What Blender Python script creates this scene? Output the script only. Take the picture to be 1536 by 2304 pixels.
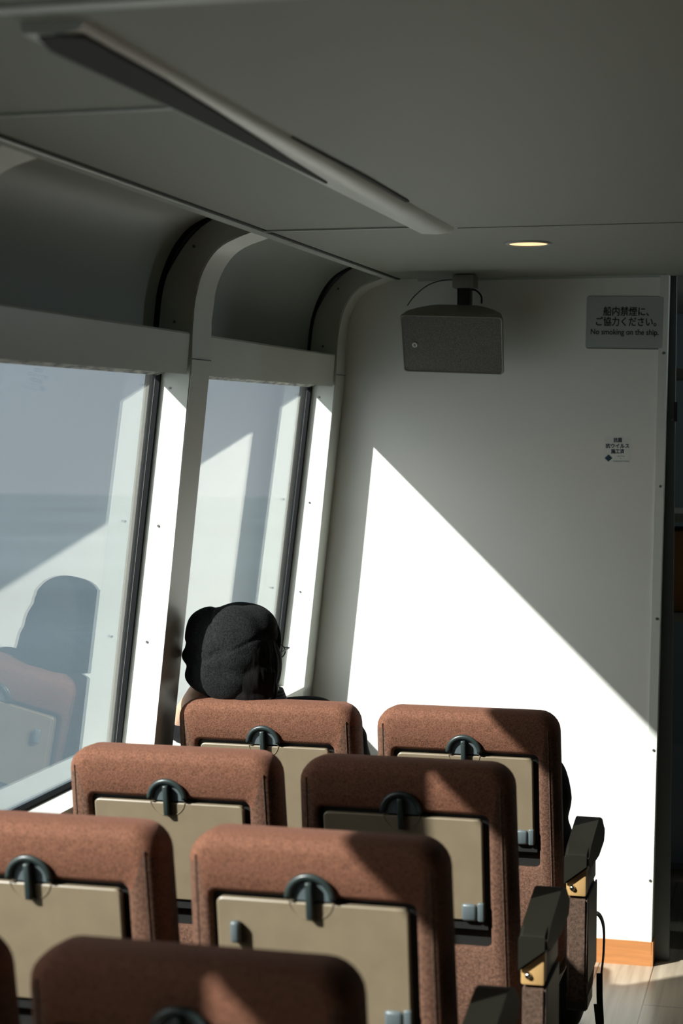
import bpy, bmesh, math, random
from mathutils import Vector, Matrix, noise
random.seed(4)
C = bpy.context.scene.collection
scene = bpy.context.scene
for o in list(bpy.data.objects): bpy.data.objects.remove(o)
PI = math.pi

# ------------------------------------------------------------------ camera, world, sun, exposure
cam_d = bpy.data.cameras.new('camera'); cam = bpy.data.objects.new('camera', cam_d); C.objects.link(cam)
scene.camera = cam
YAW, PITCH, ROLL = math.radians(14.45), math.radians(2.76), math.radians(.13)
CAMZ = 1.686
fw = Vector((-math.sin(YAW)*math.cos(PITCH), math.cos(YAW)*math.cos(PITCH), -math.sin(PITCH)))
rt = fw.cross(Vector((0, 0, 1))).normalized(); up = rt.cross(fw)
rt2 = rt*math.cos(ROLL)+up*math.sin(ROLL); up2 = up*math.cos(ROLL)-rt*math.sin(ROLL)
cam.matrix_world = Matrix(((rt2.x, up2.x, -fw.x, 0), (rt2.y, up2.y, -fw.y, 0), (rt2.z, up2.z, -fw.z, CAMZ), (0, 0, 0, 1)))
cam_d.sensor_fit = 'VERTICAL'; cam_d.sensor_height = 36; cam_d.sensor_width = 24
cam_d.lens = 4050/2304*36
cam_d.clip_start = .02; cam_d.clip_end = 5000
cam_d.dof.use_dof = True; cam_d.dof.focus_distance = 4.75; cam_d.dof.aperture_fstop = 4.0

vs = scene.view_settings
scene.display_settings.display_device = 'sRGB'
vs.view_transform = 'Standard'; vs.look = 'None'; vs.gamma = 1; vs.use_curve_mapping = False
vs.exposure = 0.0

w = bpy.data.worlds.new('world'); scene.world = w; w.use_nodes = True
nt = w.node_tree; nt.nodes.clear()
tc = nt.nodes.new('ShaderNodeTexCoord'); sp = nt.nodes.new('ShaderNodeSeparateXYZ')
rp = nt.nodes.new('ShaderNodeValToRGB'); bg = nt.nodes.new('ShaderNodeBackground'); wo = nt.nodes.new('ShaderNodeOutputWorld')
nt.links.new(tc.outputs['Generated'], sp.inputs[0]); nt.links.new(sp.outputs['Z'], rp.inputs[0])
nt.links.new(rp.outputs[0], bg.inputs[0]); nt.links.new(bg.outputs[0], wo.inputs[0])
e = rp.color_ramp.elements
e[0].position = 0; e[0].color = (.42, .47, .52, 1)
e[1].position = .5; e[1].color = (.36, .44, .53, 1)
bg.inputs[1].default_value = .95
# bright haze of the sky around the sun
vd_ = nt.nodes.new('ShaderNodeVectorMath'); vd_.operation = 'DOT_PRODUCT'; vd_.inputs[1].default_value = Vector((-1, -1, .985)).normalized()
nt.links.new(tc.outputs['Generated'], vd_.inputs[0])
mx_ = nt.nodes.new('ShaderNodeMath'); mx_.operation = 'MAXIMUM'; mx_.inputs[1].default_value = 0; nt.links.new(vd_.outputs['Value'], mx_.inputs[0])
pw_ = nt.nodes.new('ShaderNodeMath'); pw_.operation = 'POWER'; pw_.inputs[1].default_value = 7; nt.links.new(mx_.outputs[0], pw_.inputs[0])
ml_ = nt.nodes.new('ShaderNodeMath'); ml_.operation = 'MULTIPLY'; ml_.inputs[1].default_value = 4.0; nt.links.new(pw_.outputs[0], ml_.inputs[0])
bg2 = nt.nodes.new('ShaderNodeBackground'); bg2.inputs[0].default_value = (1, .97, .90, 1); nt.links.new(ml_.outputs[0], bg2.inputs[1])
ad_ = nt.nodes.new('ShaderNodeAddShader'); nt.links.new(bg.outputs[0], ad_.inputs[0]); nt.links.new(bg2.outputs[0], ad_.inputs[1]); nt.links.new(ad_.outputs[0], wo.inputs[0])

sun_d = bpy.data.lights.new('sun', 'SUN'); sun = bpy.data.objects.new('sun', sun_d); C.objects.link(sun)
sun_d.energy = 13.3; sun_d.angle = math.radians(.85); sun_d.color = (1, .955, .89)
SD = Vector((1, 1, -.985)).normalized()
sun.rotation_euler = SD.to_track_quat('-Z', 'Y').to_euler(); sun.location = (-8, -6, 9)

# ------------------------------------------------------------------ materials
def mat(name, col, rough=.5, metal=0, nscale=0, namt=0, bump=0, bscale=200, spec=.5, sheen=0, sheencol=None, emit=None, es=0, stretch=None, coat=0):
    m = bpy.data.materials.new(name); m.use_nodes = True
    t = m.node_tree; b = t.nodes['Principled BSDF']
    b.inputs['Base Color'].default_value = (*col, 1); b.inputs['Roughness'].default_value = rough
    b.inputs['Metallic'].default_value = metal; b.inputs['Specular IOR Level'].default_value = spec
    if sheen:
        b.inputs['Sheen Weight'].default_value = sheen; b.inputs['Sheen Roughness'].default_value = .4
        b.inputs['Sheen Tint'].default_value = (*(sheencol or col), 1)
    if coat: b.inputs['Coat Weight'].default_value = coat; b.inputs['Coat Roughness'].default_value = .15
    if emit: b.inputs['Emission Color'].default_value = (*emit, 1); b.inputs['Emission Strength'].default_value = es
    tcn = t.nodes.new('ShaderNodeTexCoord'); mp = t.nodes.new('ShaderNodeMapping'); t.links.new(tcn.outputs['Object'], mp.inputs[0])
    if stretch: mp.inputs['Scale'].default_value = stretch
    if namt:
        n = t.nodes.new('ShaderNodeTexNoise'); n.inputs['Scale'].default_value = nscale; n.inputs['Detail'].default_value = 6
        t.links.new(mp.outputs[0], n.inputs['Vector'])
        mx = t.nodes.new('ShaderNodeMix'); mx.data_type = 'RGBA'
        lo = [max(0, c*(1-namt)) for c in col]; hi = [min(1, c*(1+namt)) for c in col]
        mx.inputs[6].default_value = (*lo, 1); mx.inputs[7].default_value = (*hi, 1)
        cr = t.nodes.new('ShaderNodeMapRange'); cr.inputs[1].default_value = .3; cr.inputs[2].default_value = .7
        t.links.new(n.outputs[0], cr.inputs[0]); t.links.new(cr.outputs[0], mx.inputs[0]); t.links.new(mx.outputs[2], b.inputs['Base Color'])
    if bump:
        n2 = t.nodes.new('ShaderNodeTexNoise'); n2.inputs['Scale'].default_value = bscale; n2.inputs['Detail'].default_value = 3
        t.links.new(mp.outputs[0], n2.inputs['Vector'])
        bp = t.nodes.new('ShaderNodeBump'); bp.inputs['Strength'].default_value = bump; bp.inputs['Distance'].default_value = .002
        t.links.new(n2.outputs[0], bp.inputs['Height']); t.links.new(bp.outputs[0], b.inputs['Normal'])
    return m

M = {}
M['paint'] = mat('cream_paint', (.68, .70, .65), .38, nscale=3, namt=.03, bump=.04, bscale=60, coat=0)
M['wallpanel'] = mat('bulkhead_laminate', (.82, .82, .775), .42, nscale=2, namt=.03, bump=.05, bscale=90)
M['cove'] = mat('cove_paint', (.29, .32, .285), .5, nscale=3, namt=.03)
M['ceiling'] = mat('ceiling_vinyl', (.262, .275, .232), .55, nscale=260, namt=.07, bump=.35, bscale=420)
M['darkwall'] = mat('far_wall_panel', (.14, .15, .135), .5)
M['seam'] = mat('joint_strip', (.50, .54, .50), .35)
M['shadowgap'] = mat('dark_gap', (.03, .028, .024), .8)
M['gasket'] = mat('black_rubber', (.006, .007, .008), .8, spec=.15)
M['sealant'] = mat('dirty_sealant', (.33, .33, .29), .6, nscale=45, namt=.95, bump=.6, bscale=80, stretch=(1, .5, 3))
M['screw'] = mat('screw_metal', (.18, .18, .17), .35, .8)
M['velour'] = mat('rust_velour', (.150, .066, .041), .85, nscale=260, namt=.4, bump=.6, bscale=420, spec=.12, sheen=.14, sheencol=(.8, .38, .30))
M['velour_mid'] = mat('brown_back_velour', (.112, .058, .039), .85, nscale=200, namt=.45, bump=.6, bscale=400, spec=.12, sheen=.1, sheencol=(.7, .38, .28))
M['velour_low'] = mat('brown_velour', (.078, .048, .034), .85, nscale=130, namt=.45, bump=.6, bscale=380, spec=.2, sheen=.25, sheencol=(.6, .35, .25))
M['piping'] = mat('seat_piping', (.26, .13, .085), .7)
M['tray'] = mat('beige_tray', (.185, .145, .094), .42, nscale=25, namt=.06, bump=.03, bscale=90)
M['recess'] = mat('black_recess', (.008, .008, .007), .6)
M['latch'] = mat('dark_green_plastic', (.022, .032, .031), .35)
M['greyplastic'] = mat('grey_plastic', (.085, .105, .112), .4)
M['leather'] = mat('olive_leather', (.011, .0105, .007), .5, bump=.1, bscale=300, spec=.25)
M['tan'] = mat('tan_plastic', (.46, .28, .115), .38)
M['steel'] = mat('polished_bolt', (.65, .65, .62), .15, 1)
M['blackmetal'] = mat('black_frame', (.012, .012, .012), .4)
M['speaker'] = mat('speaker_shell', (.30, .285, .25), .5)
M['ring'] = mat('lamp_ring', (.42, .42, .38), .35)
M['bulb'] = mat('warm_lamp', (.9, .7, .5), .5, emit=(1, .56, .27), es=1.5)
M['sign'] = mat('sign_plate', (.40, .43, .42), .3)
M['signrim'] = mat('sign_rim', (.14, .15, .145), .5)
M['ink'] = mat('black_ink', (.018, .02, .02), .6)
M['sticker'] = mat('sticker_white', (.78, .80, .76), .4)
M['navy'] = mat('navy_ink', (.012, .05, .09), .6)
M['wood'] = mat('wood_baseboard', (.42, .17, .055), .5, nscale=8, namt=.12, stretch=(1, 1, 12))
M['coatfabric'] = mat('black_cloth', (.006, .006, .007), .9, bump=.3, bscale=200, spec=.2)
M['bagfabric'] = mat('bag_nylon', (.007, .008, .010), .6, bump=.2, bscale=300, spec=.3)
M['wool'] = mat('charcoal_wool', (.0125, .0135, .014), .95, nscale=220, namt=.5, bump=.9, bscale=380, spec=.1, sheen=.05, sheencol=(.4, .4, .4))
M['woolblack'] = mat('black_wool', (.008, .008, .008), .95, bump=.5, bscale=380, spec=.1)
M['hair'] = mat('dark_hair', (.0035, .003, .0028), .75, bump=.6, bscale=120, stretch=(6, 1, 1), spec=.12)
M['skin'] = mat('skin', (.52, .32, .22), .5, nscale=30, namt=.08)
M['trousers'] = mat('dark_trousers', (.02, .022, .028), .9)
M['vestibule'] = mat('vestibule_panel', (.10, .12, .125), .5)
M['rackmetal'] = mat('rack_metal', (.16, .15, .13), .5)
M['orange'] = mat('orange_brown_box', (.22, .09, .02), .6)
M['chairgrey'] = mat('grey_vinyl', (.10, .125, .14), .45)

def stripes():
    m = mat('striped_shirt', (.02, .025, .04), .8); t = m.node_tree; b = t.nodes['Principled BSDF']
    g = t.nodes.new('ShaderNodeNewGeometry'); wv = t.nodes.new('ShaderNodeTexWave'); wv.bands_direction = 'Z'; wv.inputs['Scale'].default_value = 40
    cr = t.nodes.new('ShaderNodeValToRGB'); cr.color_ramp.elements[0].color = (.012, .016, .022, 1); cr.color_ramp.elements[1].color = (.10, .12, .15, 1)
    cr.color_ramp.elements[0].position = .55; cr.color_ramp.elements[1].position = .8
    tcn = t.nodes.new('ShaderNodeTexCoord')
    t.links.new(tcn.outputs['Object'], wv.inputs[0]); t.links.new(wv.outputs[1], cr.inputs[0]); t.links.new(cr.outputs[0], b.inputs['Base Color'])
    return m
M['stripe'] = stripes()

def floor_mat():
    m = mat('plank_vinyl', (.3, .3, .3), .30); t = m.node_tree; b = t.nodes['Principled BSDF']
    tcn = t.nodes.new('ShaderNodeTexCoord'); mp = t.nodes.new('ShaderNodeMapping'); mp.inputs['Scale'].default_value = (55, 2.2, 1)
    t.links.new(tcn.outputs['Object'], mp.inputs[0])
    n = t.nodes.new('ShaderNodeTexNoise'); n.inputs['Scale'].default_value = 1.0; n.inputs['Detail'].default_value = 5; t.links.new(mp.outputs[0], n.inputs[0])
    cr = t.nodes.new('ShaderNodeValToRGB'); cr.color_ramp.elements[0].position = .3; cr.color_ramp.elements[1].position = .7
    cr.color_ramp.elements[0].color = (.33, .265, .195, 1); cr.color_ramp.elements[1].color = (.50, .42, .32, 1)
    t.links.new(n.outputs[0], cr.inputs[0])
    br = t.nodes.new('ShaderNodeTexBrick'); mp2 = t.nodes.new('ShaderNodeMapping'); t.links.new(tcn.outputs['Object'], mp2.inputs[0])
    mp2.inputs['Rotation'].default_value = (0, 0, PI/2); mp2.inputs['Location'].default_value = (.28, .438, 0)
    br.offset = .5; br.inputs['Scale'].default_value = 1; br.inputs['Brick Width'].default_value = .9; br.inputs['Row Height'].default_value = .1665
    br.inputs['Mortar Size'].default_value = .0022; br.inputs['Mortar Smooth'].default_value = .2
    br.inputs['Color1'].default_value = (1, 1, 1, 1); br.inputs['Color2'].default_value = (.86, .86, .86, 1); br.inputs['Mortar'].default_value = (.25, .25, .25, 1)
    t.links.new(mp2.outputs[0], br.inputs[0])
    mx = t.nodes.new('ShaderNodeMix'); mx.data_type = 'RGBA'; mx.blend_type = 'MULTIPLY'; mx.inputs[0].default_value = 1
    t.links.new(cr.outputs[0], mx.inputs[6]); t.links.new(br.outputs[0], mx.inputs[7]); t.links.new(mx.outputs[2], b.inputs['Base Color'])
    return m
M['floor'] = floor_mat()

def glass_mat():
    m = bpy.data.materials.new('window_glass'); m.use_nodes = True; t = m.node_tree; t.nodes.clear()
    out = t.nodes.new('ShaderNodeOutputMaterial'); mix = t.nodes.new('ShaderNodeMixShader')
    tr = t.nodes.new('ShaderNodeBsdfTransparent'); tr.inputs[0].default_value = (.93, .965, .975, 1)
    gl = t.nodes.new('ShaderNodeBsdfGlossy'); gl.inputs['Roughness'].default_value = 0; gl.inputs[0].default_value = (1, .965, .93, 1)
    g = t.nodes.new('ShaderNodeNewGeometry'); dp = t.nodes.new('ShaderNodeVectorMath'); dp.operation = 'DOT_PRODUCT'
    t.links.new(g.outputs['Normal'], dp.inputs[0]); t.links.new(g.outputs['Incoming'], dp.inputs[1])
    def mth(op, a, bv=None):
        n = t.nodes.new('ShaderNodeMath'); n.operation = op
        for i, v in enumerate((a, bv)):
            if v is None: continue
            if isinstance(v, (int, float)): n.inputs[i].default_value = v
            else: t.links.new(v, n.inputs[i])
        return n.outputs[0]
    c = mth('ABSOLUTE', dp.outputs['Value']); c = mth('SUBTRACT', 1, c); c = mth('POWER', c, 5); c = mth('MULTIPLY', c, .90); c = mth('ADD', c, .10)
    t.links.new(c, mix.inputs[0]); t.links.new(tr.outputs[0], mix.inputs[1]); t.links.new(gl.outputs[0], mix.inputs[2]); t.links.new(mix.outputs[0], out.inputs[0])
    return m
M['glass'] = glass_mat()
def lens_mat():
    m = M['glass'].copy(); m.name = 'spectacle_lens'; return m
M['lens'] = lens_mat()

# ------------------------------------------------------------------ mesh helpers
def link(name, bm, m, parent=None, smooth=False, smooth_angle=None):
    me = bpy.data.meshes.new(name); bmesh.ops.recalc_face_normals(bm, faces=bm.faces[:]); bm.to_mesh(me); bm.free()
    if isinstance(m, (list, tuple)):
        for x in m: me.materials.append(x)
    else: me.materials.append(m)
    if smooth:
        for p in me.polygons: p.use_smooth = True
        if smooth_angle: me.set_sharp_from_angle(angle=math.radians(smooth_angle))
    o = bpy.data.objects.new(name, me); C.objects.link(o)
    if parent: o.parent = parent
    return o
def tag(o, label=None, cat=None, group=None, kind=None):
    if label: o['label'] = label
    if cat: o['category'] = cat
    if group: o['group'] = group
    if kind: o['kind'] = kind
    return o
def empty(name, loc, rz=0):
    o = bpy.data.objects.new(name, None); C.objects.link(o); o.location = loc; o.rotation_euler = (0, 0, rz); o.empty_display_size = .1; return o
def box(bm, x0, x1, y0, y1, z0, z1, bev=0, seg=2):
    r = bmesh.ops.create_cube(bm, size=1); vs_ = r['verts']
    for v in vs_: v.co = Vector(((x0+x1)/2+v.co.x*(x1-x0), (y0+y1)/2+v.co.y*(y1-y0), (z0+z1)/2+v.co.z*(z1-z0)))
    if bev:
        ed = list({e_ for v in vs_ for e_ in v.link_edges})
        bmesh.ops.bevel(bm, geom=ed, offset=bev, segments=seg, affect='EDGES', profile=.5)
def bx(name, x0, x1, y0, y1, z0, z1, m, parent=None, bev=0, seg=2):
    bm = bmesh.new(); box(bm, x0, x1, y0, y1, z0, z1, bev, seg); return link(name, bm, m, parent, smooth=bool(bev), smooth_angle=40)
def prism_y(bm, pts, y0, y1):   # xz polygon extruded in y
    a = [bm.verts.new((x, y0, z)) for x, z in pts]; b = [bm.verts.new((x, y1, z)) for x, z in pts]
    n = len(pts); bm.faces.new(a); bm.faces.new(b[::-1])
    for i in range(n): bm.faces.new((a[i], b[i], b[(i+1) % n], a[(i+1) % n]))
def strip_y(bm, inner, outer, y0, y1):   # thick curved strip given two same-length xz curves
    n = len(inner); V = [[bm.verts.new((x, y, z)) for x, z in c] for c, y in ((inner, y0), (outer, y0), (inner, y1), (outer, y1))]
    A, B, Cc, D = V
    for i in range(n-1):
        bm.faces.new((A[i], A[i+1], Cc[i+1], Cc[i])); bm.faces.new((B[i], D[i], D[i+1], B[i+1]))
        bm.faces.new((A[i], B[i], B[i+1], A[i+1])); bm.faces.new((Cc[i], Cc[i+1], D[i+1], D[i]))
    bm.faces.new((A[0], Cc[0], D[0], B[0])); bm.faces.new((A[-1], B[-1], D[-1], Cc[-1]))
def prism_z(bm, pts, z0, z1):
    a = [bm.verts.new((x, y, z0)) for x, y in pts]; b = [bm.verts.new((x, y, z1)) for x, y in pts]
    n = len(pts); bm.faces.new(a[::-1]); bm.faces.new(b)
    for i in range(n): bm.faces.new((a[i], a[(i+1) % n], b[(i+1) % n], b[i]))
def prism_x(bm, pts, x0, x1):
    a = [bm.verts.new((x0, y, z)) for y, z in pts]; b = [bm.verts.new((x1, y, z)) for y, z in pts]
    n = len(pts); bm.faces.new(a); bm.faces.new(b[::-1])
    for i in range(n): bm.faces.new((a[i], b[i], b[(i+1) % n], a[(i+1) % n]))
def rrect(cx, cz, w_, h, r, seg=5):
    pts = []
    for (sx, sz, a0) in ((1, 1, 0), (-1, 1, PI/2), (-1, -1, PI), (1, -1, 3*PI/2)):
        px, pz = cx+sx*(w_/2-r), cz+sz*(h/2-r)
        for k in range(seg+1):
            a = a0+k*PI/2/seg; pts.append((px+r*math.cos(a), pz+r*math.sin(a)))
    return pts
def loops_y(bm, loops, cap0=True, cap1=True):   # loops: list of (y, [(x,z)])
    rings = []
    for y, pts in loops:
        rings.append([bm.verts.new((x, y if not callable(y) else y(x, z), z)) for x, z in pts])
    for a, b in zip(rings, rings[1:]):
        n = len(a)
        for i in range(n): bm.faces.new((a[i], a[(i+1) % n], b[(i+1) % n], b[i]))
    if cap0: bm.faces.new(rings[0])
    if cap1: bm.faces.new(rings[-1][::-1])
def tube(bm, pts, rad, seg=8, closed=False):
    pts = [Vector(p) for p in pts]; n = len(pts); rings = []
    prev = None
    for i, p in enumerate(pts):
        d = (pts[(i+1) % n]-pts[i-1]) if closed else (pts[min(i+1, n-1)]-pts[max(i-1, 0)])
        d.normalize()
        u = d.orthogonal().normalized() if prev is None else (prev-d*prev.dot(d)).normalized()
        prev = u; v = d.cross(u); r = rad[i] if isinstance(rad, (list, tuple)) else rad
        rings.append([bm.verts.new(p+(u*math.cos(2*PI*k/seg)+v*math.sin(2*PI*k/seg))*r) for k in range(seg)])
    m_ = n if closed else n-1
    for i in range(m_):
        a, b = rings[i], rings[(i+1) % n]
        for k in range(seg): bm.faces.new((a[k], a[(k+1) % seg], b[(k+1) % seg], b[k]))
    if not closed: bm.faces.new(rings[0][::-1]); bm.faces.new(rings[-1])
def disc_y(bm, cx, y, cz, r, t, seg=16, r2=None):
    loops_y(bm, [(y, [(cx+(r2 or r)*math.cos(2*PI*k/seg), cz+(r2 or r)*math.sin(2*PI*k/seg)) for k in range(seg)]), (y+t, [(cx+r*math.cos(2*PI*k/seg), cz+r*math.sin(2*PI*k/seg)) for k in range(seg)])])
def ell(bm, c, r, rot=None, u=24, v=16):
    M_ = Matrix.Translation(Vector(c)) @ (rot or Matrix.Identity(4)) @ Matrix.Diagonal((*r, 1))
    return bmesh.ops.create_uvsphere(bm, u_segments=u, v_segments=v, radius=1, matrix=M_)['verts']
def cap(bm, a, b, ra, rb, seg=14):      # tapered capsule
    a, b = Vector(a), Vector(b)
    tube(bm, [a+(b-a)*t for t in (0, .25, .5, .75, 1)], [ra+(rb-ra)*t for t in (0, .25, .5, .75, 1)], seg)
    ell(bm, a, (ra,)*3, u=seg, v=8); ell(bm, b, (rb,)*3, u=seg, v=8)
def remeshed(name, bm, m, voxel, parent=None, smooth_it=6, disp=None):
    me = bpy.data.meshes.new(name+'_src'); bm.to_mesh(me); bm.free()
    o = bpy.data.objects.new(name+'_src', me); C.objects.link(o)
    r = o.modifiers.new('r', 'REMESH'); r.mode = 'VOXEL'; r.voxel_size = voxel
    s = o.modifiers.new('s', 'SMOOTH'); s.factor = .5; s.iterations = smooth_it
    dg = bpy.context.evaluated_depsgraph_get(); dg.update()
    nm = bpy.data.meshes.new_from_object(o.evaluated_get(dg)); nm.name = name
    bpy.data.objects.remove(o)
    if disp:
        for v in nm.vertices: v.co += disp(v.co, v.normal)
    nm.materials.clear(); nm.materials.append(m)
    for p in nm.polygons: p.use_smooth = True
    ob = bpy.data.objects.new(name, nm); C.objects.link(ob)
    if parent: ob.parent = parent
    return ob
def catmull(pts, n=6):
    P = [pts[0]]+list(pts)+[pts[-1]]; out = []
    for i in range(1, len(P)-2):
        p0, p1, p2, p3 = P[i-1], P[i], P[i+1], P[i+2]
        for k in range(n):
            t = k/n
            out.append(tuple(.5*((2*b)+(-a+c)*t+(2*a-5*b+4*c-d)*t*t+(-a+3*b-3*c+d)*t**3) for a, b, c, d in zip(p0, p1, p2, p3)))
    out.append(tuple(pts[-1])); return out

# ------------------------------------------------------------------ setting
YB = 5.62           # aft face of the front bulkhead
ZC = 2.15
SL = .107
def xin(z): return -1.440-SL*(1.81-z)     # inboard face of the ribs
def xgl(z): return -1.527-.117*(1.81-z)     # glass plane
RIBS = [5.51, 4.13, 2.755, 1.38, .005, -1.37]
RW = .14; ZS = .85; ZG = 1.820
AFT = -1.37; RIGHT = 2.6

fl = bx('floor', -1.78, RIGHT+.05, AFT-.1, 8.0, -.05, 0, M['floor']); tag(fl, kind='structure')
# ceiling (panels), joint strips are its children
ce = bx('ceiling', -1.27, RIGHT+.05, AFT-.1, 8.0, ZC, ZC+.05, M['ceiling']); tag(ce, kind='structure')
def seam(x0, x1, y, dark_w=.006, light_w=.012):
    bx('joint_strip', x0, x1, y, y+light_w, ZC-.004, ZC+.001, M['seam'], ce)
    bx('joint_gap', x0, x1, y+light_w, y+light_w+dark_w, ZC-.0015, ZC+.001, M['shadowgap'], ce)
seam(-1.262, -.90, 4.135); seam(-1.262, -.90, 2.50); seam(-1.262, 2.6, 1.86, .008, .03)
bx('joint_gap', -.80, 2.6, 4.19, 4.194, ZC-.001, ZC+.001, M['shadowgap'], ce)

wr = bx('wall_right', RIGHT, RIGHT+.05, AFT-.1, 8.0, 0, ZC, M['darkwall']); tag(wr, kind='structure')
wb = bx('wall_back', -1.75, RIGHT+.05, AFT-.1, AFT-.02, 0, 2.3, M['darkwall']); tag(wb, kind='structure')

# wall_front : bulkhead with its leaning right edge
bm = bmesh.new()
prism_y(bm, [(xgl(0)-.02, 0), (xgl(ZS)-.004, ZS), (xgl(1.81)-.004, 1.81), (-1.53, 1.95), (-1.50, 2.07), (-1.42, 2.17), (-1.27, 2.20), (-.415, 2.20), (-.447, 0)], YB, YB+.055)
wf = link('wall_front', bm, M['wallpanel']); tag(wf, kind='structure')
bm = bmesh.new(); prism_y(bm, [(.55, 0), (.55, ZC), (RIGHT, ZC), (RIGHT, 0)], YB, YB+.055)
w2 = link('wall_front', bm, M['wallpanel']); tag(w2, kind='structure')
# edge trim
bm = bmesh.new(); prism_y(bm, [(-.471, .075), (-.440, 2.148), (-.413, 2.148), (-.445, .075)], YB-.004, YB+.06)
tr = link('trim_1', bm, M['paint']); tag(tr, kind='structure')
for z in (1.91, 1.50, 1.09, .68, .27):
    xe = -.445+(z/2.15)*.032
    bm = bmesh.new(); disc_y(bm, xe-.010, YB-.0065, z, .0042, .003, 10); link('screw', bm, M['screw'], tr)
# top cornice gap line
gp = bx('trim_2', -1.20, -.42, YB-.003, YB, ZC-.008, ZC, M['seam']); tag(gp, kind='structure')
# baseboard
bm = bmesh.new(); prism_y(bm, [(-1.60, 0), (-1.59, .076), (-.444, .076), (-.446, 0)], YB-.008, YB)
box(bm, -.4455, -.440, YB-.008, YB+.055, 0, .076)
bb = link('baseboard_front', bm, M['wood']); tag(bb, kind='structure')

# left wall: lower lining + outer skin above windows
bm = bmesh.new(); prism_y(bm, [(xin(0), 0), (xin(ZS-.012), ZS-.012), (xgl(ZS)-.03, ZS-.012), (xgl(0)-.03, 0)], AFT-.1, YB)
wl = link('wall_left', bm, M['paint']); tag(wl, kind='structure')
cove_in = catmull([(-1.530, 1.822), (-1.523, 1.93), (-1.508, 2.03), (-1.467, 2.12), (-1.40, 2.175), (-1.26, 2.21)], 6)
cove_out = [(x-.001 if i == 0 else x-.035 if i < 26 else x-.01, z+(.0 if i < 12 else .03)) for i, (x, z) in enumerate(cove_in)]
bm = bmesh.new(); strip_y(bm, cove_in, cove_out, AFT-.1, YB)
cv = link('cove_lining', bm, M['cove'], wl, smooth=True, smooth_angle=50)

rib_in = [(xin(z), z) for z in (0, .85, 1.3, 1.81)]+catmull([(-1.437, 1.86), (-1.432, 1.96), (-1.412, 2.05), (-1.362, 2.115), (-1.265, 2.152)], 6)
rib_out = []
for x, z in rib_in:
    if z <= 1.81: rib_out.append((xgl(z)+.0028, z))
    else:
        rib_out.append((x-.095 if z < 2.0 else x-.095*(1-(z-2.0)/.25), z+(.0 if z < 2.0 else (z-2.0)/.15*.06)))
for i, y in enumerate(RIBS):
    y1 = y+RW if i else YB-.0005
    bm = bmesh.new(); strip_y(bm, rib_in, rib_out, y, y1)
    ed = [e_ for e_ in bm.edges if all(abs(v.co.y-y) < 1e-6 for v in e_.verts) and all(any(abs(v.co.x-p[0]) < 1e-6 and abs(v.co.z-p[1]) < 1e-6 for p in rib_in) for v in e_.verts)]
    ed += [e_ for e_ in bm.edges if i and all(abs(v.co.y-y1) < 1e-6 for v in e_.verts) and all(any(abs(v.co.x-p[0]) < 1e-6 and abs(v.co.z-p[1]) < 1e-6 for p in rib_in) for v in e_.verts)]
    bmesh.ops.bevel(bm, geom=ed, offset=.0035, segments=2, affect='EDGES')
    rb = link('trim_%d' % (i+3), bm, M['paint'], smooth=True, smooth_angle=35); tag(rb, kind='structure')
    if i in (0, 1, 2):
        for (z, off) in ((1.775, .05), (1.44, .045), (1.155, .045)):
            bm = bmesh.new(); disc_y(bm, xin(z)-off, y-.002, z, .0032, .003, 10); link('screw', bm, M['screw'], rb)
        for (x, z) in ((-1.482, 1.935), (-1.432, 2.115)):
            bm = bmesh.new(); disc_y(bm, x, y-.002, z, .0036, .003, 10); link('screw', bm, M['screw'], rb)
        bm = bmesh.new(); box(bm, xin(1.845)-.002, xin(1.845)+.0006, y, y+RW-.0, 1.8445, 1.8462); link('joint_line', bm, M['shadowgap'], rb)
    # exterior mullion, wider than the rib
    bm = bmesh.new(); prism_y(bm, [(xgl(0)-.03, 0), (xgl(1.82)-.03, 1.82), (xgl(1.82)-.0038, 1.82), (xgl(0)-.0038, 0)], y+.0, y+RW+(.05 if i > 1 else 0))
    link('outer_mullion', bm, M['gasket'], rb)

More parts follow.
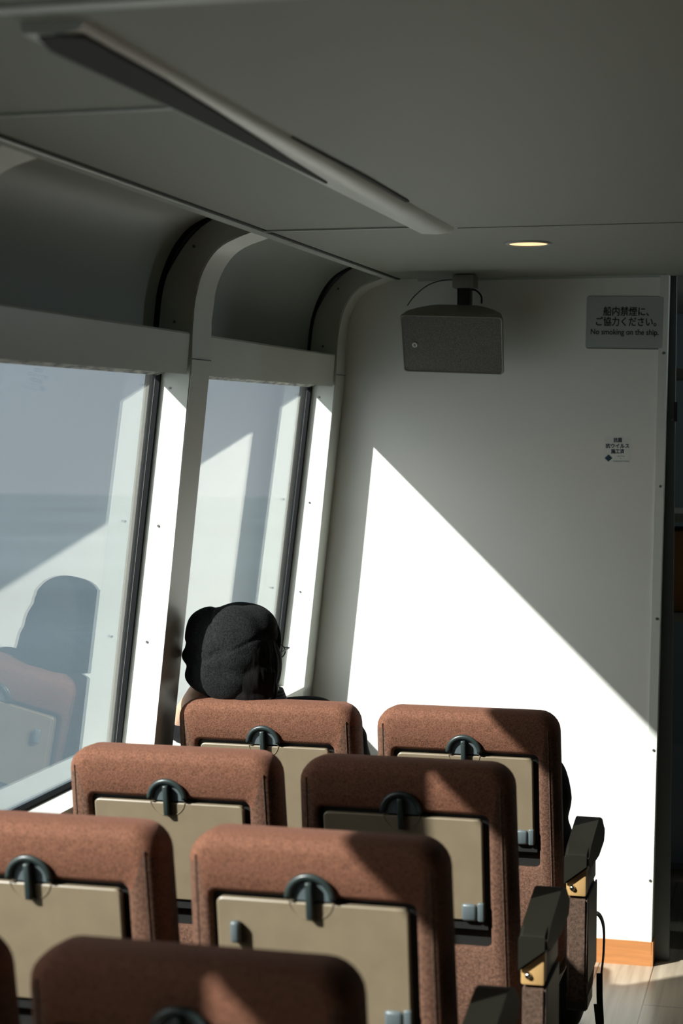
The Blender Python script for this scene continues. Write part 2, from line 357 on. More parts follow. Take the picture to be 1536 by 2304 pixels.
bm = bmesh.new(); prism_y(bm, [(xin(ZS)-.03, ZS-.012), (-1.47, 1.81), (-1.53, 1.83), (xgl(ZS)-.01, ZS-.012)], AFT-.1, .005)  # unseen panel added to keep sunlight out of the rear bay
link('rear_sun_block', bm, M['paint'], wl)
for k in range(1, 5):
    y0 = RIBS[k]+RW; y1 = RIBS[k-1]
    wn = bx('window_%d' % k, xgl(ZS)-.01, xin(ZS), y0, y1, ZS-.012, ZS, M['paint']); tag(wn, kind='structure')   # the sill carries the pane
    if k > 3: pass
    bm = bmesh.new(); prism_y(bm, [(xgl(ZS)-.0015, ZS), (xgl(ZG)-.0015, ZG), (xgl(ZG)+.0025, ZG), (xgl(ZS)+.0025, ZS)], y0, y1)
    link('pane', bm, M['glass'], wn)
    g = .016 if k == 1 else .009
    bm = bmesh.new()
    prism_y(bm, [(xgl(ZS)+.002, ZS), (xgl(ZG)+.002, ZG), (xgl(ZG)+.012, ZG), (xgl(ZS)+.012, ZS)], y1-g, y1)
    prism_y(bm, [(xgl(ZS)+.003, ZS), (xgl(ZS+.012)+.003, ZS+.012), (xgl(ZS+.006)+.016, ZS+.006), (xgl(ZS)+.016, ZS)], y0, y1-g)
    prism_y(bm, [(xgl(ZS)+.002, ZS), (xgl(ZG)+.002, ZG), (xgl(ZG)+.012, ZG), (xgl(ZS)+.012, ZS)], y0, y0+.012)
    link('gasket', bm, M['gasket'], wn)
    bm = bmesh.new(); prism_y(bm, [(xgl(ZG)+.0028, ZG-.014), (xgl(ZG)+.006, ZG-.013), (xgl(1.81)+.030, 1.8165), (xgl(1.81)+.0028, 1.822)], y0, y1)
    link('sealant', bm, M['sealant'], wn)
    # header box between the ribs
    bm = bmesh.new()
    prism_y(bm, [(-1.529, 1.822), (-1.4475, 1.808), (-1.4395, 1.904), (-1.443, 1.909), (-1.524, 1.909)], y0+.001, y1-.010)
    link('header', bm, M['paint'], wn)
    # black strip in the cove beside the rib
    cs = [(x+.0015, z) for x, z in cove_in if z > 1.905]; c2 = [(x-.006, z+.004) for x, z in cs]
    bm = bmesh.new(); strip_y(bm, cs, c2, y1-.034, y1); link('cove_gasket', bm, M['gasket'], wn)

# molding where the ceiling meets the coves
bm = bmesh.new(); box(bm, -1.288, -1.262, AFT, 4.40, ZC-.006, ZC+.02, .002, 1); box(bm, -1.288, -1.262, 4.403, YB-.02, ZC-.006, ZC+.02, .002, 1)
md = link('trim_20', bm, M['seam']); tag(md, kind='structure')
bm = bmesh.new(); box(bm, -1.262, -1.252, AFT, YB-.02, ZC-.0025, ZC+.001); link('shadow_groove', bm, M['shadowgap'], md)

INLAY = [(-.885, 2.03), (-.875, 2.45), (-.873, 2.9), (-.87, 3.25), (-.866, 3.25), (-.843, 2.8), (-.826, 2.45), (-.818, 2.25), (-.816, 1.97), (-.84, 1.95), (-.87, 1.96)]
# duct cover strip under the ceiling
bm = bmesh.new()
sec = [(-.890, ZC+.001), (-.886, ZC-.012), (-.85, ZC-.0145), (-.815, ZC-.011), (-.806, ZC+.001)]
prism_y(bm, sec, 1.95, 4.19)
ds = link('trim_21', bm, M['paint'], smooth=True, smooth_angle=50); tag(ds, kind='structure')
bm = bmesh.new(); prism_z(bm, INLAY, ZC-.0165, ZC-.006)
link('dark_inlay', bm, M['shadowgap'], ds)  # solid dark tapered piece on the underside of the strip
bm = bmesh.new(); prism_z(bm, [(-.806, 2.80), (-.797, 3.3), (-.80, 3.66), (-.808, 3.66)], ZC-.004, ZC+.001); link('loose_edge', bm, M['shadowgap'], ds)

# outside: sea
bm = bmesh.new(); bmesh.ops.create_grid(bm, x_segments=4, y_segments=4, size=3000)
sea_m = mat('sea_water', (.08, .105, .12), .5, nscale=.02, namt=.25, bump=1, bscale=.6, spec=.4)
sea = link('sea', bm, sea_m); sea.location = (0, 0, -3.5); sea.rotation_euler = (math.radians(-2.3), 0, 0); tag(sea, 'calm blue grey sea beyond the cabin windows', 'sea', kind='stuff')

# ------------------------------------------------------------------ vestibule beyond the doorway
bx('wall_far', -.9, RIGHT, 7.6, 7.65, 0, ZC, M['vestibule'])['kind'] = 'structure'
bx('wall_vestibule_side', -.95, -.90, YB+.055, 7.65, 0, ZC, M['vestibule'])['kind'] = 'structure'
jm = bx('trim_22', -.4455, -.395, YB+.062, YB+.085, 0, ZC, M['vestibule']); tag(jm, kind='structure')
bx('hinge', -.398, -.388, YB+.058, YB+.066, 1.70, 1.76, M['blackmetal'], jm)
bm = bmesh.new(); disc_y(bm, -.402, YB+.0585, 1.815-.11, .0055, .004, 10); link('screw', bm, M['steel'], jm)
vd = bpy.data.lights.new('vestibule_fill', 'POINT'); vd.energy = 8.0; vd.color = (.8, .95, 1); vd.shadow_soft_size = .05  # fill light added without a fitting, brightens the dark vestibule
vo_ = bpy.data.objects.new('vestibule_fill', vd); C.objects.link(vo_); vo_.location = (.35, 6.3, 2.05)
rk = empty('storage_rack', (-.45, 6.4, 0)); tag(rk, 'dim metal storage rack with shelves seen through the doorway', 'rack')
for (x, y) in ((-.24, -.2), (.24, -.2), (-.24, .2), (.24, .2)):
    bx('post', x-.015, x+.015, y-.015, y+.015, 0, 1.9, M['rackmetal'], rk)
for z in (.30, 1.02, 1.36, 1.85):
    bx('shelf', -.25, .25, -.22, .22, z, z+.03, M['rackmetal'], rk)
ob = bx('storage_box', -.47, -.20, 6.22, 6.5, 1.05, 1.33, M['orange'], bev=.008); tag(ob, 'orange-brown box on the middle shelf of the dim rack', 'box')
ob = bx('storage_bin', -.66, -.50, 6.22, 6.5, 1.05, 1.30, M['chairgrey'], bev=.008); tag(ob, 'pale grey bin standing left of the orange-brown box', 'bin')
# folded chair leaning in the vestibule
fc = empty('folded_chair', (-.40, 5.98, 0)); tag(fc, 'dark folded chair leaning in the shadow behind the doorway edge', 'chair')
bm = bmesh.new(); prism_x(bm, [(-.03, .25), (.10, .62), (.13, .61), (.0, .24)], -.13, .16); link('backrest', bm, M['chairgrey'], fc)
bx('seat', -.13, .16, -.10, .08, .20, .25, M['blackmetal'], fc, .01)
for sx in (-.12, .15):
    bx('leg', sx-.01, sx+.01, -.09, -.07, 0, .2, M['blackmetal'], fc); bx('leg', sx-.01, sx+.01, .05, .07, 0, .2, M['blackmetal'], fc)

# ------------------------------------------------------------------ wall things
def text_mesh(name, body, size, m, parent, loc, offset=0, sx=1.0):
    cu = bpy.data.curves.new(name, 'FONT'); cu.body = body; cu.size = size; cu.align_x = 'CENTER'; cu.align_y = 'CENTER'
    cu.extrude = 0; cu.resolution_u = 4
    o = bpy.data.objects.new(name+'_src', cu); C.objects.link(o)
    dg = bpy.context.evaluated_depsgraph_get(); dg.update()
    me = bpy.data.meshes.new_from_object(o.evaluated_get(dg)); me.name = name; bpy.data.objects.remove(o)
    xs = [v.co.x for v in me.vertices]; 
    if xs:
        w_ = max(xs)-min(xs); mid = (max(xs)+min(xs))/2; f = sx/w_
        for v in me.vertices: v.co = Vector(((v.co.x-mid)*f, 0, v.co.y))
        if offset:
            b_ = bmesh.new(); src = me.copy()
            for q, (ox, oz) in enumerate(((0, 0), (1, 0), (-1, 0), (0, 1), (0, -1), (.7, .7), (-.7, .7), (.7, -.7), (-.7, -.7))):
                n0 = len(b_.verts); b_.from_mesh(src); b_.verts.ensure_lookup_table()
                for v in b_.verts[n0:]: v.co += Vector((ox*offset*.8, -.00004*q, oz*offset*.8))
            b_.to_mesh(me); b_.free(); bpy.data.meshes.remove(src)
    me.materials.clear(); me.materials.append(m)
    ob_ = bpy.data.objects.new(name, me); C.objects.link(ob_); ob_.parent = parent; ob_.location = loc
    return ob_
sg = empty('no_smoking_sign', (-.5475, YB, 2.0055)); tag(sg, 'light grey no smoking sign with black lettering on the front bulkhead', 'sign')
sg.rotation_euler = (0, math.radians(1.3), 0)
bm = bmesh.new(); loops_y(bm, [(-.004, rrect(0, 0, .236, .158, .006)), (0, rrect(0, 0, .236, .158, .006))]); link('plate', bm, M['sign'], sg)
bm = bmesh.new(); loops_y(bm, [(-.0012, rrect(.003, -.001, .240, .163, .007)), (0, rrect(.003, -.001, .240, .163, .007))]); link('plate_edge', bm, M['signrim'], sg)
text_mesh('lettering', '船内禁煙に、', .03, M['ink'], sg, (.004, -.0045, .031), .0008, .139)
text_mesh('lettering', 'ご協力ください。', .03, M['ink'], sg, (.005, -.0045, -.0005), .0008, .184)
text_mesh('lettering', 'No smoking on the ship.', .024, M['ink'], sg, (.001, -.0045, -.031), .0006, .207)
st = empty('hygiene_sticker', (-.565, YB, 1.612)); tag(st, 'small pale sticker with navy lettering below the no smoking sign', 'sticker')
bm = bmesh.new(); loops_y(bm, [(-.0008, rrect(0, 0, .084, .080, .008)), (0, rrect(0, 0, .084, .080, .008))]); link('backing', bm, M['sticker'], st)
text_mesh('lettering', '抗菌', .015, M['navy'], st, (.0, -.0013, .029), .0006, .026)
text_mesh('lettering', '抗ウイルス', .015, M['navy'], st, (-.001, -.0013, .011), .0006, .072)
text_mesh('lettering', '施工済', .015, M['navy'], st, (.0, -.0013, -.006), .0006, .040)
text_mesh('lettering', 'Anti Virus', .006, M['navy'], st, (.010, -.0013, -.020), 0, .022)
text_mesh('lettering', '&', .005, M['navy'], st, (.010, -.0013, -.027), 0, .003)
text_mesh('lettering', 'Antibacterial Coating', .006, M['navy'], st, (.011, -.0013, -.035), 0, .050)
bm = bmesh.new(); loops_y(bm, [(-.0014, [(-.028, -.037), (-.016, -.026), (-.028, -.015), (-.040, -.026)]), (-.0008, [(-.028, -.037), (-.016, -.026), (-.028, -.015), (-.040, -.026)])])
link('emblem', bm, M['navy'], st)

# speaker, tilted down, hung from the ceiling
spk = empty('wall_speaker', (-1.045, 5.475, 1.965)); tag(spk, 'beige grey wedge-shaped loudspeaker hanging from the ceiling before the bulkhead', 'speaker')
body = empty('speaker_body', (0, 0, 0)); bpy.data.objects.remove(body)
R_ = Matrix.Rotation(math.radians(2.2), 4, 'Y') @ Matrix.Rotation(math.radians(25), 4, 'X')
FW, FH, DP = .312, .186, .14
def sp_pt(x, y, z): return R_ @ Vector((x, y, z))
bm = bmesh.new()
front = rrect(0, 0, FW, FH, .010, 4)
def tr_front(pts, y, sx=1, sz=1, dz=0): return (y, [(x*sx, z*sz+dz) for x, z in pts])
# slight taper to the bottom (wider top corners)
front = [(x*(1-.01*(z < 0)), z) for x, z in front]
loops_y(bm, [tr_front(front, -.078, .972, .965), tr_front(front, -.082, .985, .975), tr_front(front, -.082, 1, 1), tr_front(front, -.072, 1.012, 1.012), tr_front(front, -.04, .95, 1.0), tr_front(front, -.01, .78, .99, -.001), tr_front(front, .015, .56, .96), tr_front(front, .030, .40, .93)])
bmesh.ops.transform(bm, matrix=R_, verts=bm.verts); link('shell', bm, M['speaker'], spk, smooth=True, smooth_angle=30)
bm = bmesh.new(); loops_y(bm, [tr_front(front, -.0795, .965, .955), tr_front(front, -.075, .965, .955)])
bmesh.ops.transform(bm, matrix=R_, verts=bm.verts)
grm = mat('speaker_grille', (.13, .12, .10), .6)
t = grm.node_tree; vo = t.nodes.new('ShaderNodeTexVoronoi'); vo.inputs['Scale'].default_value = 330; tcn = t.nodes.new('ShaderNodeTexCoord'); crr = t.nodes.new('ShaderNodeValToRGB')
crr.color_ramp.elements[0].color = (.04, .038, .032, 1); crr.color_ramp.elements[1].color = (.15, .142, .12, 1); crr.color_ramp.elements[0].position = .2; crr.color_ramp.elements[1].position = .5
t.links.new(tcn.outputs['Object'], vo.inputs['Vector']); t.links.new(vo.outputs['Distance'], crr.inputs[0]); t.links.new(crr.outputs[0], t.nodes['Principled BSDF'].inputs['Base Color'])
link('grille', bm, grm, spk)
bm = bmesh.new(); disc_y(bm, -.116, -.0825, -.004, .008, .003, 16); bmesh.ops.transform(bm, matrix=R_, verts=bm.verts); lg = link('badge', bm, M['sticker'], spk)
bm = bmesh.new(); box(bm, -.1185, -.1165, -.0835, -.082, -.008, 0); box(bm, -.1150, -.1130, -.0835, -.082, -.008, 0); bmesh.ops.transform(bm, matrix=R_, verts=bm.verts); link('badge_mark', bm, M['ink'], lg)
bx('mount', -.012, .055, -.02, .06, .142, .183, M['speaker'], spk, .004)
bx('swivel', .0, .04, -.005, .045, .075, .145, M['blackmetal'], spk, .004)
bm = bmesh.new(); tube(bm, catmull([(-.15, -.03, .09), (-.135, 0, .12), (-.10, .03, .155), (-.06, .06, .172), (-.01, .05, .174)], 5), .0016, 6); link('cable', bm, M['blackmetal'], spk)
bm = bmesh.new(); tube(bm, catmull([(.03, .03, .142), (.055, .02, .136), (.073, .01, .118), (.076, 0, .095)], 5), .003, 6); link('cable', bm, M['blackmetal'], spk)

# downlight
dl = empty('ceiling_downlight', (-.690, 4.575, ZC)); tag(dl, 'round recessed ceiling light glowing warm orange near the bulkhead', 'ceiling light')
bm = bmesh.new()
N = 40; prof = [(.046, .0005), (.049, -.004), (.058, -.005), (.062, -.001), (.062, .001)]
rings = [[bm.verts.new((r*math.cos(2*PI*k/N), r*math.sin(2*PI*k/N), z)) for k in range(N)] for r, z in prof]
for a, b in zip(rings, rings[1:]):
    for k in range(N): bm.faces.new((a[k], a[(k+1) % N], b[(k+1) % N], b[k]))
link('trim_ring', bm, M['ring'], dl, smooth=True)
bm = bmesh.new(); bmesh.ops.create_circle(bm, cap_ends=True, radius=.049, segments=N, matrix=Matrix.Translation((0, 0, -.003))); link('lens', bm, M['bulb'], dl)
ldd = bpy.data.lights.new('downlight_lamp', 'SPOT'); ldd.energy = 1.2; ldd.color = (1, .62, .33); ldd.spot_size = 2.4; ldd.shadow_soft_size = .04
lo_ = bpy.data.objects.new('downlight_lamp', ldd); C.objects.link(lo_); lo_.parent = dl; lo_.location = (0, 0, -.008)

# ------------------------------------------------------------------ seats
SW, ZT = .437, 1.009
REC = math.tan(math.radians(9))
def ry(z): return (ZT-z)*REC      # rear surface of the reclined back at height z
def sheared(bm):
    for v in bm.verts: v.co.y += ry(v.co.z)
def make_seat(kind):
    SW = .437 if kind == 'aisle' else .453
    s = empty('ferry_seat', (0, 0, 0))
    zb = .36
    def outl(inset, dz=0, r=.05):
        w_ = SW-2*inset; h = ZT-zb-2*inset
        pts = rrect(0, (ZT+zb)/2, w_, h, max(.006, r-inset), 6)
        return [(x*(1+.035*(ZT-z)/.6), z) for x, z in pts]
    tz0, tz1 = .632, .912   # recess opening
    hole = rrect(0, (tz0+tz1)/2, .352, tz1-tz0, .014, 6)
    hole_o = rrect(0, (tz0+tz1)/2, .368, tz1-tz0+.016, .02, 6)
    bm = bmesh.new()
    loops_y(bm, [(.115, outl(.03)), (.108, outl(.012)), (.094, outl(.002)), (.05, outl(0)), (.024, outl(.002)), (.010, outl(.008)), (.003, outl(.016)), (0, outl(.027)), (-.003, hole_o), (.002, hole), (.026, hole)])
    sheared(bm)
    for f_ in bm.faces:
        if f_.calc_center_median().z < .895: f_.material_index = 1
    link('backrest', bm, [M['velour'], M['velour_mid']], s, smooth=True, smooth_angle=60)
    # piping seams down the sides of the back
    for sx in (-1, 1):
        bm = bmesh.new(); tube(bm, [(sx*(SW/2-.020)*(1+.035*(ZT-z)/.6), .0015, z) for z in (.972, .93, .88, .80, .7, .6, .5, .40)], .0016, 6)
        sheared(bm); link('piping', bm, M['velour_low'], s)
    # black recess panel
    bm = bmesh.new(); loops_y(bm, [(.014, rrect(0, (tz0+tz1)/2, .351, tz1-tz0-.001, .013)), (.0255, rrect(0, (tz0+tz1)/2, .351, tz1-tz0-.001, .013))]); sheared(bm)
    link('tray_recess', bm, M['recess'], s)
    # tray
    bm = bmesh.new(); tr_ = rrect(0, .797, .326, .212, .010, 5)
    tr_i = rrect(0, .797, .321, .207, .008, 5)
    loops_y(bm, [(-.008, tr_i), (-.006, tr_), (.006, tr_), (.008, tr_i)]); sheared(bm)
    ty = link('tray_table', bm, M['tray'], s, smooth=True, smooth_angle=30)
    # lower panel seams
    for x in (-.05, .05):
        bm = bmesh.new(); tube(bm, [(x, .0005, z) for z in (.618, .5, .40)], .0012, 6); sheared(bm); link('lower_seam', bm, M['recess'], s)
    # latch: ring, plate, lever
    cz = .915; lat = bmesh.new()
    N = 20
    arc = [(.038*math.cos(PI*k/N), .038*math.sin(PI*k/N)) for k in range(N+1)]
    tube(lat, [(-.0005+x, -.010, cz-.004+z) for x, z in arc], .0062, 8)
    sheared(lat); L = link('tray_latch', lat, M['latch'], s, smooth=True)
    bm = bmesh.new(); hd = [(.036*math.cos(PI*k/N), cz-.008+.036*math.sin(PI*k/N)) for k in range(N+1)]
    loops_y(bm, [(-.006, hd), (.004, hd)]); sheared(bm); link('latch_plate', bm, M['greyplastic'], L)
    bm = bmesh.new(); box(bm, -.006, .006, -.022, -.006, cz-.038, cz+.026, .003, 2); sheared(bm); link('latch_lever', bm, M['latch'], L, smooth=True)
    bm = bmesh.new(); tube(bm, [(.0375*math.cos(a), -.0085, cz-.008+.033*math.sin(a)) for a in [PI+PI*k/N for k in range(N+1)]], .0009, 6); sheared(bm); link('latch_rim', bm, M['tray'], L)
    # coat hook on the tray
    bm = bmesh.new(); box(bm, -.137, -.121, -.026, -.008, .828, .866, .005, 2); sheared(bm); link('coat_hook', bm, M['greyplastic'], ty, smooth=True)
    # hinge blocks at the tray foot
    for sx in (-1, 1):
        bm = bmesh.new(); a, b_ = sorted((sx*.118, sx*.149)); box(bm, a, b_, -.014, .012, .690, .727, .006, 2); sheared(bm); h_ = link('tray_hinge', bm, M['greyplastic'], s, smooth=True)
        bm = bmesh.new(); a, b_ = sorted((sx*.1505, sx*.164)); box(bm, a, b_, -.013, .012, .690, .730, .003, 2); sheared(bm); link('hinge_cap', bm, M['greyplastic'], h_, smooth=True)
    bx('hinge_bar', -.17, .17, .05, .056, .672, .690, M['blackmetal'], s)
    # cushion
    bm = bmesh.new(); box(bm, -.222, .222, .16, .60, .33, .455, .035, 4); link('seat_cushion', bm, M['velour_low'], s, smooth=True)
    # pedestal
    bx('seat_frame', -.20, .20, .14, .55, .295, .335, M['blackmetal'], s, .006)
    for sx in (-.15, .15):
        bm = bmesh.new(); box(bm, sx-.02, sx+.02, .30, .36, .012, .30); box(bm, sx-.03, sx+.03, .22, .46, 0, .014); link('leg', bm, M['blackmetal'], s)
    if kind == 'aisle':
        x0, x1 = .252, .304
        bm = bmesh.new()
        prism_x(bm, [(-.055, .345), (-.062, .40), (-.062, .598), (.13, .598), (.145, .50), (.12, .40), (.06, .345), (-.03, .338)], x0+.004, x1-.002)
        ed = bm.edges[:]; bmesh.ops.bevel(bm, geom=ed, offset=.005, segments=2, affect='EDGES')
        sp_ = link('side_panel', bm, M['velour_low'], s, smooth=True, smooth_angle=40)
        bm = bmesh.new(); box(bm, x1-.003, x1+.001, -.058, .118, .40, .60, .001, 1); link('panel_shell', bm, M['blackmetal'], sp_)
        bm = bmesh.new(); box(bm, x0+.002, x1, -.056, .05, .332, .372, .005, 1); link('panel_shoe', bm, M['blackmetal'], sp_)
        bx('arm_bracket', x0+.002, x1-.004, -.066, -.03, .603, .690, M['tan'], s, .004)
        bx('arm_core', x0+.004, x1-.006, -.031, .15, .60, .68, M['blackmetal'], s, .003)
        bm = bmesh.new(); prism_y(bm, [(x0-.002, .630), (x0-.002, .700), (x1+.002, .700), (x1+.002, .674)], -.078, -.0665); bmesh.ops.bevel(bm, geom=bm.edges[:], offset=.004, segments=2, affect='EDGES'); pad_end = bm
        bm = bmesh.new(); disc_y(bm, x0+.017, -.072, .622, .0075, .006, 14, .005)
        br_ = link('bracket_bolt', bm, M['steel'], s, smooth=True)
        # padded armrest: rounded, thicker at rear
        bm = bmesh.new()
        prof = [(-.064, .672), (-.070, .686), (-.058, .702), (.04, .724), (.13, .741), (.16, .741), (.24, .715), (.28, .68), (.26, .655), (.15, .650), (-.02, .655)]
        prof = catmull(prof[:8], 3)+prof[8:]
        prism_x(bm, prof, x0-.002, x1+.002)
        ed = [e_ for e_ in bm.edges if abs(e_.verts[0].co.x-e_.verts[1].co.x) < 1e-6]
        bmesh.ops.bevel(bm, geom=ed, offset=.006, segments=3, affect='EDGES')
        ar_ = link('armrest', bm, M['leather'], s, smooth=True, smooth_angle=50); link('armrest_end', pad_end, M['leather'], ar_, smooth=True, smooth_angle=50)
    return s
def children(o): return [c for c in bpy.data.objects if c.parent == o]
def copy_tree(o, parent=None):
    c = o.copy(); C.objects.link(c)
    if parent: c.parent = parent
    for ch in children(o):
        if ch is not c: copy_tree(ch, c)
    return c
ROWS = [4.17, 3.487, 2.803, 2.112]
rown = ['front row', 'second row', 'third row', 'nearest row']
wl_lab = ['rust-brown velour window seat in the front row, directly behind the person in the beret',
          'rust-brown velour window seat fully in sunlight, one row behind the person\'s seat',
          'rust-brown velour seat cut by the left edge, third row from the bulkhead',
          'sliver of a dark seat at the bottom left corner, nearest row by the window']
al_lab = ['rust-brown velour aisle seat in the front row before the sunlit bulkhead, black bag on it',
          'velour aisle seat mostly in dark shadow with a small sunlit wedge, second row',
          'rust-brown velour aisle seat half sunlit with grey hook on its tray, third row',
          'dark shadowed aisle seat at the bottom edge of the picture, nearest the viewer']
prW = make_seat('window'); prA = make_seat('aisle')
for i, y in enumerate(ROWS):
    for (proto, cx, labs) in ((prW, -1.272, wl_lab), (prA, -.775, al_lab)):
        o = proto if i == 0 else copy_tree(proto)
        o.location = (cx if i < 3 else cx+.022, y, 0); tag(o, labs[i], 'seat', 'velour ferry seats in rows by the windows')
bpy.context.view_layer.update()

# ------------------------------------------------------------------ bags
bp = empty('backpack', (-.74, 4.42, .455)); tag(bp, 'black bag resting on the front-row aisle seat, bulging past its edge', 'bag')
bm = bmesh.new(); ell(bm, (0, .04, .22), (.175, .09, .225)); ell(bm, (.08, .04, .16), (.115, .10, .17)); ell(bm, (-.06, .05, .12), (.12, .11, .12)); ell(bm, (.10, .05, .30), (.085, .07, .12))
remeshed('bag_body', bm, M['bagfabric'], .008, bp, 8, lambda c, n: n*(.006*noise.noise(c*14)))
bp2 = empty('floor_bag', (-.68, 5.0, 0)); tag(bp2, 'black bag on the floor before the front row with strap hanging down', 'bag')
bm = bmesh.new(); box(bm, -.12, .10, -.10, .10, .0, .27, .05, 3)
remeshed('bag_body', bm, M['bagfabric'], .008, bp2, 6)
bm = bmesh.new()
def ribbon(bm, pts, wv, th):
    pts = [Vector(p) for p in pts]
    rings = []
    for i, p in enumerate(pts):
        d = (pts[min(i+1, len(pts)-1)]-pts[max(i-1, 0)]).normalized(); wd = Vector(wv).normalized(); nn = d.cross(wd).normalized()
        h = Vector(wv).length/2
        rings.append([bm.verts.new(p+wd*a*h+nn*b*th/2) for a, b in ((-1, -1), (1, -1), (1, 1), (-1, 1))])
    for a, b in zip(rings, rings[1:]):
        for k in range(4): bm.faces.new((a[k], a[(k+1) % 4], b[(k+1) % 4], b[k]))
    bm.faces.new(rings[0]); bm.faces.new(rings[-1][::-1])
ribbon(bm, catmull([(.05, 0, .26), (.10, -.01, .315), (.135, -.01, .325), (.152, -.01, .29), (.153, -.01, .22), (.147, 0, .16), (.143, .0, .12)], 6), (.0, .03, .0), .004)
ribbon(bm, catmull([(.143, -.02, .16), (.144, -.02, .09), (.147, -.02, .04), (.149, -.025, .006)], 6), (.016, .006, 0), .004)
ribbon(bm, [(.138, -.028, .075), (.142, -.03, .04), (.146, -.03, .008)], (.018, .006, 0), .005)
link('shoulder_strap', bm, M['bagfabric'], bp2)

# ------------------------------------------------------------------ person
pe = empty('person', (-1.27, 4.50, .455)); tag(pe, 'person in dark beret and black jacket, head resting on left hand by the window', 'person')
base = Vector(pe.location)
HC = Vector((-1.355, 4.30, 1.098))
def W(*p): return Vector(p)-base
tiltm = Matrix.Rotation(math.radians(-8), 4, 'Y') @ Matrix.Rotation(math.radians(-7), 4, 'Z')
def Hd(x, y, z): return (HC-base)+(tiltm @ Vector((x, y, z)))
bm = bmesh.new()
# torso (ellipsoids along the spine)
for c, r in (((-1.27, 4.50, .56), (.165, .115, .11)), ((-1.275, 4.46, .68), (.15, .10, .12)), ((-1.28, 4.42, .80), (.165, .09, .12)), ((-1.28, 4.395, .885), (.155, .075, .075))):
    ell(bm, W(*c), r)
cap(bm, W(-1.31, 4.39, .90), W(-1.335, 4.33, 1.02), .055, .052)
# head
ell(bm, Hd(0, 0, .012), (.074, .092, .098)); ell(bm, Hd(0, .035, -.045), (.058, .058, .062)); cap(bm, Hd(0, .07, -.075), Hd(0, .078, -.08), .026, .022)
ell(bm, Hd(0, .098, -.012), (.011, .018, .024)); ell(bm, Hd(0, .104, -.026), (.016, .014, .010))
for sx in (-1, 1):
    ell(bm, Hd(sx*.077, -.002, -.012), (.008, .018, .030)); ell(bm, Hd(sx*.030, .078, -.028), (.024, .018, .022))
ell(bm, Hd(0, .090, -.050), (.022, .010, .006)); ell(bm, Hd(0, .088, -.060), (.020, .010, .006)); ell(bm, Hd(0, .082, .022), (.05, .014, .012))
# arms
SHL, ELL, WRL = (-1.43, 4.40, .875), (-1.590, 4.46, .893), (-1.497, 4.345, 1.000)
SHR, ELR, WRR = (-1.135, 4.40, .88), (-1.10, 4.54, .64), (-1.24, 4.72, .57)
for a, b, ra, rb in ((SHL, ELL, .052, .038), (ELL, WRL, .035, .028), (SHR, ELR, .052, .042), (ELR, WRR, .038, .025)):
    cap(bm, W(*a), W(*b), ra, rb)
def hand(bm, wrist, direc, palmn, side, curl):
    d = Vector(direc).normalized(); n = Vector(palmn).normalized(); n = (n-d*n.dot(d)).normalized(); s_ = d.cross(n)*side
    w0 = Vector(wrist)
    for k in (-1.2, -.4, .4, 1.2): cap(bm, w0+d*.012+s_*k*.010, w0+d*.078+s_*k*.019, .013, .0105, 10)
    L_ = (.062, .074, .069, .052)
    for k in range(4):
        o = w0+d*.080+s_*(1.5-k)*.0195; dd = d.copy(); l = L_[k]; r = .0092
        for j, f in enumerate((.45, .30, .25)):
            dd = (dd+n*curl*(.6+j*.5)).normalized(); q = o+dd*l*f; cap(bm, o, q, r, r*.9, 8); o = q; r *= .9
    o = w0+d*.022+s_*.032; dd = (d*.7+s_*.75+n*.25).normalized()
    q = o+dd*.036; cap(bm, o, q, .0135, .011, 8); q2 = q+(dd*.5+d*.7+n*.2).normalized()*.028; cap(bm, q, q2, .0105, .009, 8)
hand(bm, W(*WRL), (.12, -.05, .55), (.9, .1, -.4), 1, .25)
hand(bm, W(*WRR), (-.3, .9, -.15), (0, 0, -1), -1, .3)
# legs
for sx, kx in ((-.10, -.13), (.09, .11)):
    hp = (-1.27+sx, 4.55, .53); kn = (-1.27+kx, 4.97, .50); an = (-1.27+kx, 5.02, .09)
    cap(bm, W(*hp), W(*kn), .078, .055); cap(bm, W(*kn), W(*an), .053, .036); cap(bm, W(an[0], an[1], .045), W(an[0], an[1]+.15, .035), .036, .03)
body = remeshed('body', bm, M['skin'], .0045, pe, 4)
# jacket
bm = bmesh.new()
for c, r in (((-1.27, 4.50, .56), (.182, .12, .125)), ((-1.275, 4.46, .68), (.17, .115, .13)), ((-1.28, 4.43, .80), (.18, .10, .13)), ((-1.275, 4.41, .885), (.18, .085, .085)), ((-1.225, 4.385, .953), (.095, .055, .045)), ((-1.37, 4.40, .93), (.08, .06, .05))):
    ell(bm, W(*c), r)
cap(bm, W(*SHL), W(*ELL), .064, .042); e2 = Vector(ELL); w3 = Vector(WRL)
cap(bm, W(*ELL), W(*(e2+(w3-e2)*.10)), .042, .040)
cap(bm, W(*SHR), W(*ELR), .070, .057); cap(bm, W(*ELR), W(*WRR), .053, .038)
jk = remeshed('jacket', bm, M['coatfabric'], .006, pe, 5, lambda c, n: n*(.004*noise.noise(c*18)))
# trousers and shoes
bm = bmesh.new()
for sx, kx in ((-.10, -.13), (.09, .11)):
    cap(bm, W(-1.27+sx, 4.55, .53), W(-1.27+kx, 4.97, .50), .088, .066); cap(bm, W(-1.27+kx, 4.97, .50), W(-1.27+kx, 5.015, .13), .064, .055)
remeshed('trousers', bm, M['trousers'], .008, pe, 4)
for kx in (-.13, .11):
    bm = bmesh.new(); x = -1.27+kx
    cap(bm, W(x, 5.0, .05), W(x, 5.18, .042), .048, .04); 
    remeshed('shoe', bm, M['blackmetal'], .006, pe, 4)
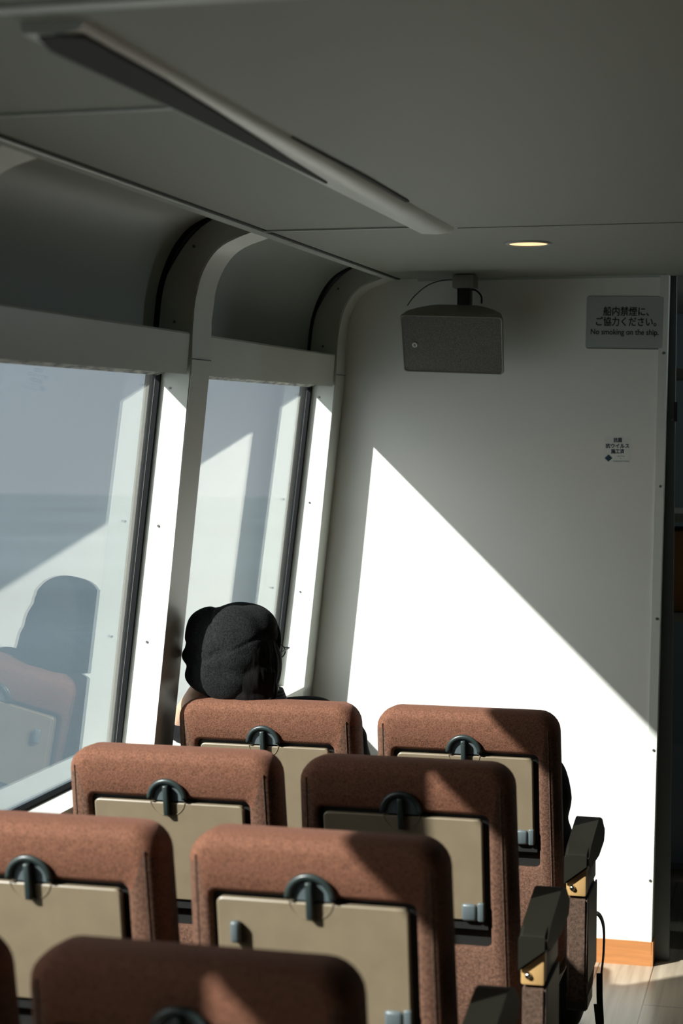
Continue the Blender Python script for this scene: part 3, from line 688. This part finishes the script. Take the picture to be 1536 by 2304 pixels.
# shirt collar
bm = bmesh.new()
ctr = Vector((-1.335, 4.350, .980)); ringA = []; ringB = []; ringC = []
for k in range(32):
    a = 2*PI*k/32
    ringA.append(bm.verts.new(ctr-base+Vector((.072*math.cos(a)-.012, .070*math.sin(a), .034+.004*math.cos(a)))))
    ringB.append(bm.verts.new(ctr-base+Vector((.086*math.cos(a), .084*math.sin(a), -.028))))
    ringC.append(bm.verts.new(ctr-base+Vector((.066*math.cos(a)-.012, .064*math.sin(a), .030))))
for k in range(32):
    j = (k+1) % 32
    bm.faces.new((ringA[k], ringA[j], ringB[j], ringB[k])); bm.faces.new((ringA[k], ringC[k], ringC[j], ringA[j]))
link('collar', bm, M['stripe'], pe, smooth=True)
# hair
bm = bmesh.new()
ell(bm, Hd(.004, -.022, .012), (.086, .088, .100)); ell(bm, Hd(.030, -.035, -.04), (.056, .062, .068)); ell(bm, Hd(-.02, -.04, -.04), (.055, .05, .06))
ell(bm, Hd(.056, .0, -.02), (.034, .060, .075)); ell(bm, Hd(.045, -.02, -.075), (.036, .05, .045)); ell(bm, Hd(.015, -.045, -.085), (.06, .045, .06)); ell(bm, Hd(-.02, -.03, -.08), (.05, .04, .045))
for k in range(14):
    a = -.3+k*.11; x = .075*math.cos(a*1.1); cap(bm, Hd(.082-.006*k, -.035-.004*k, -.04), Hd(.080-.008*k, -.048-.003*k, -.098-.012*math.sin(k*2.1)), .008, .0035, 8)
hr = remeshed('hair', bm, M['hair'], .004, pe, 3, lambda c, n: n*(.003*noise.noise(Vector((c.x*90, c.y*90, c.z*8)))))
# beret
bm = bmesh.new()
BC = Vector((-1.388, 4.258, 1.114))-base
rot = Matrix.Rotation(math.radians(6), 4, 'Y')
def B(x, y, z): return BC+(rot @ Vector((x, y, z)))
ell(bm, B(.008, 0, .010), (.096, .078, .118), rot, 32, 24); ell(bm, B(.006, -.002, -.040), (.094, .070, .084), rot, 32, 24)
ell(bm, B(.02, .04, .06), (.092, .085, .072), rot, 32, 24); ell(bm, B(-.055, .012, .035), (.066, .062, .078), rot, 24, 16)
ell(bm, B(-.075, .012, -.018), (.050, .050, .034), rot, 24, 16); ell(bm, B(-.055, .012, -.06), (.056, .05, .048), rot, 24, 16)
def wool_d(c, n):
    l = c-BC
    f = .0035*noise.noise(c*22)
    # crease running from the left middle up to the centre
    u = (l.x+.02)/.05; zc = .004+.022*max(-1, min(1, u)); dd = (l.z-zc)/.010
    if l.y < 0 and abs(u) < 1.3: f -= .005*math.exp(-dd*dd)*(1-abs(u)/1.3)
    # radial panel seams
    for a0 in (.5, 1.9, 2.9): 
        ang = math.atan2(l.z, l.x); da = abs((ang-a0+PI) % (2*PI)-PI)
        f -= .003*math.exp(-(da/.05)**2)
    return n*f
be = remeshed('beret', bm, M['wool'], .0045, pe, 14, wool_d)
bm = bmesh.new()
for k in range(1): 
    tube(bm, [B(.088*math.cos(a)+.018, .052+.012*math.sin(a*2), .030+.085*math.sin(a)) for a in [2*PI*j/40 for j in range(40)]], .012, 8, closed=True)
link('beret_band', bm, M['woolblack'], be, smooth=True)
# spectacles
bm = bmesh.new()
for sx in (-1, 1):
    cen = (sx*.034, .118, .002)
    tube(bm, [Hd(cen[0]+.026*math.cos(a), cen[1]-.006*abs(math.cos(a)), cen[2]+.019*math.sin(a)) for a in [2*PI*k/24 for k in range(24)]], .0016, 6, closed=True)
    tube(bm, [Hd(sx*.061, .112, .010), Hd(sx*.084, .085, .010), Hd(sx*.088, .02, .006), Hd(sx*.080, -.02, -.008)], .002, 6)
tube(bm, [Hd(-.008, .119, .004), Hd(0, .121, .008), Hd(.008, .119, .004)], .0016, 6)
gls = link('spectacles', bm, M['blackmetal'], pe, smooth=True)
for sx in (-1, 1):
    bm = bmesh.new(); pts = [Hd(sx*.034+.025*math.cos(a), .116, .002+.018*math.sin(a)) for a in [2*PI*k/24 for k in range(24)]]
    pts2 = [p+Vector((0, .0012, 0)) for p in pts]
    a_ = [bm.verts.new(p) for p in pts]; b_ = [bm.verts.new(p) for p in pts2]
    bm.faces.new(a_); bm.faces.new(b_[::-1])
    for k in range(24): bm.faces.new((a_[k], b_[k], b_[(k+1) % 24], a_[(k+1) % 24]))
    link('lens', bm, M['lens'], gls)
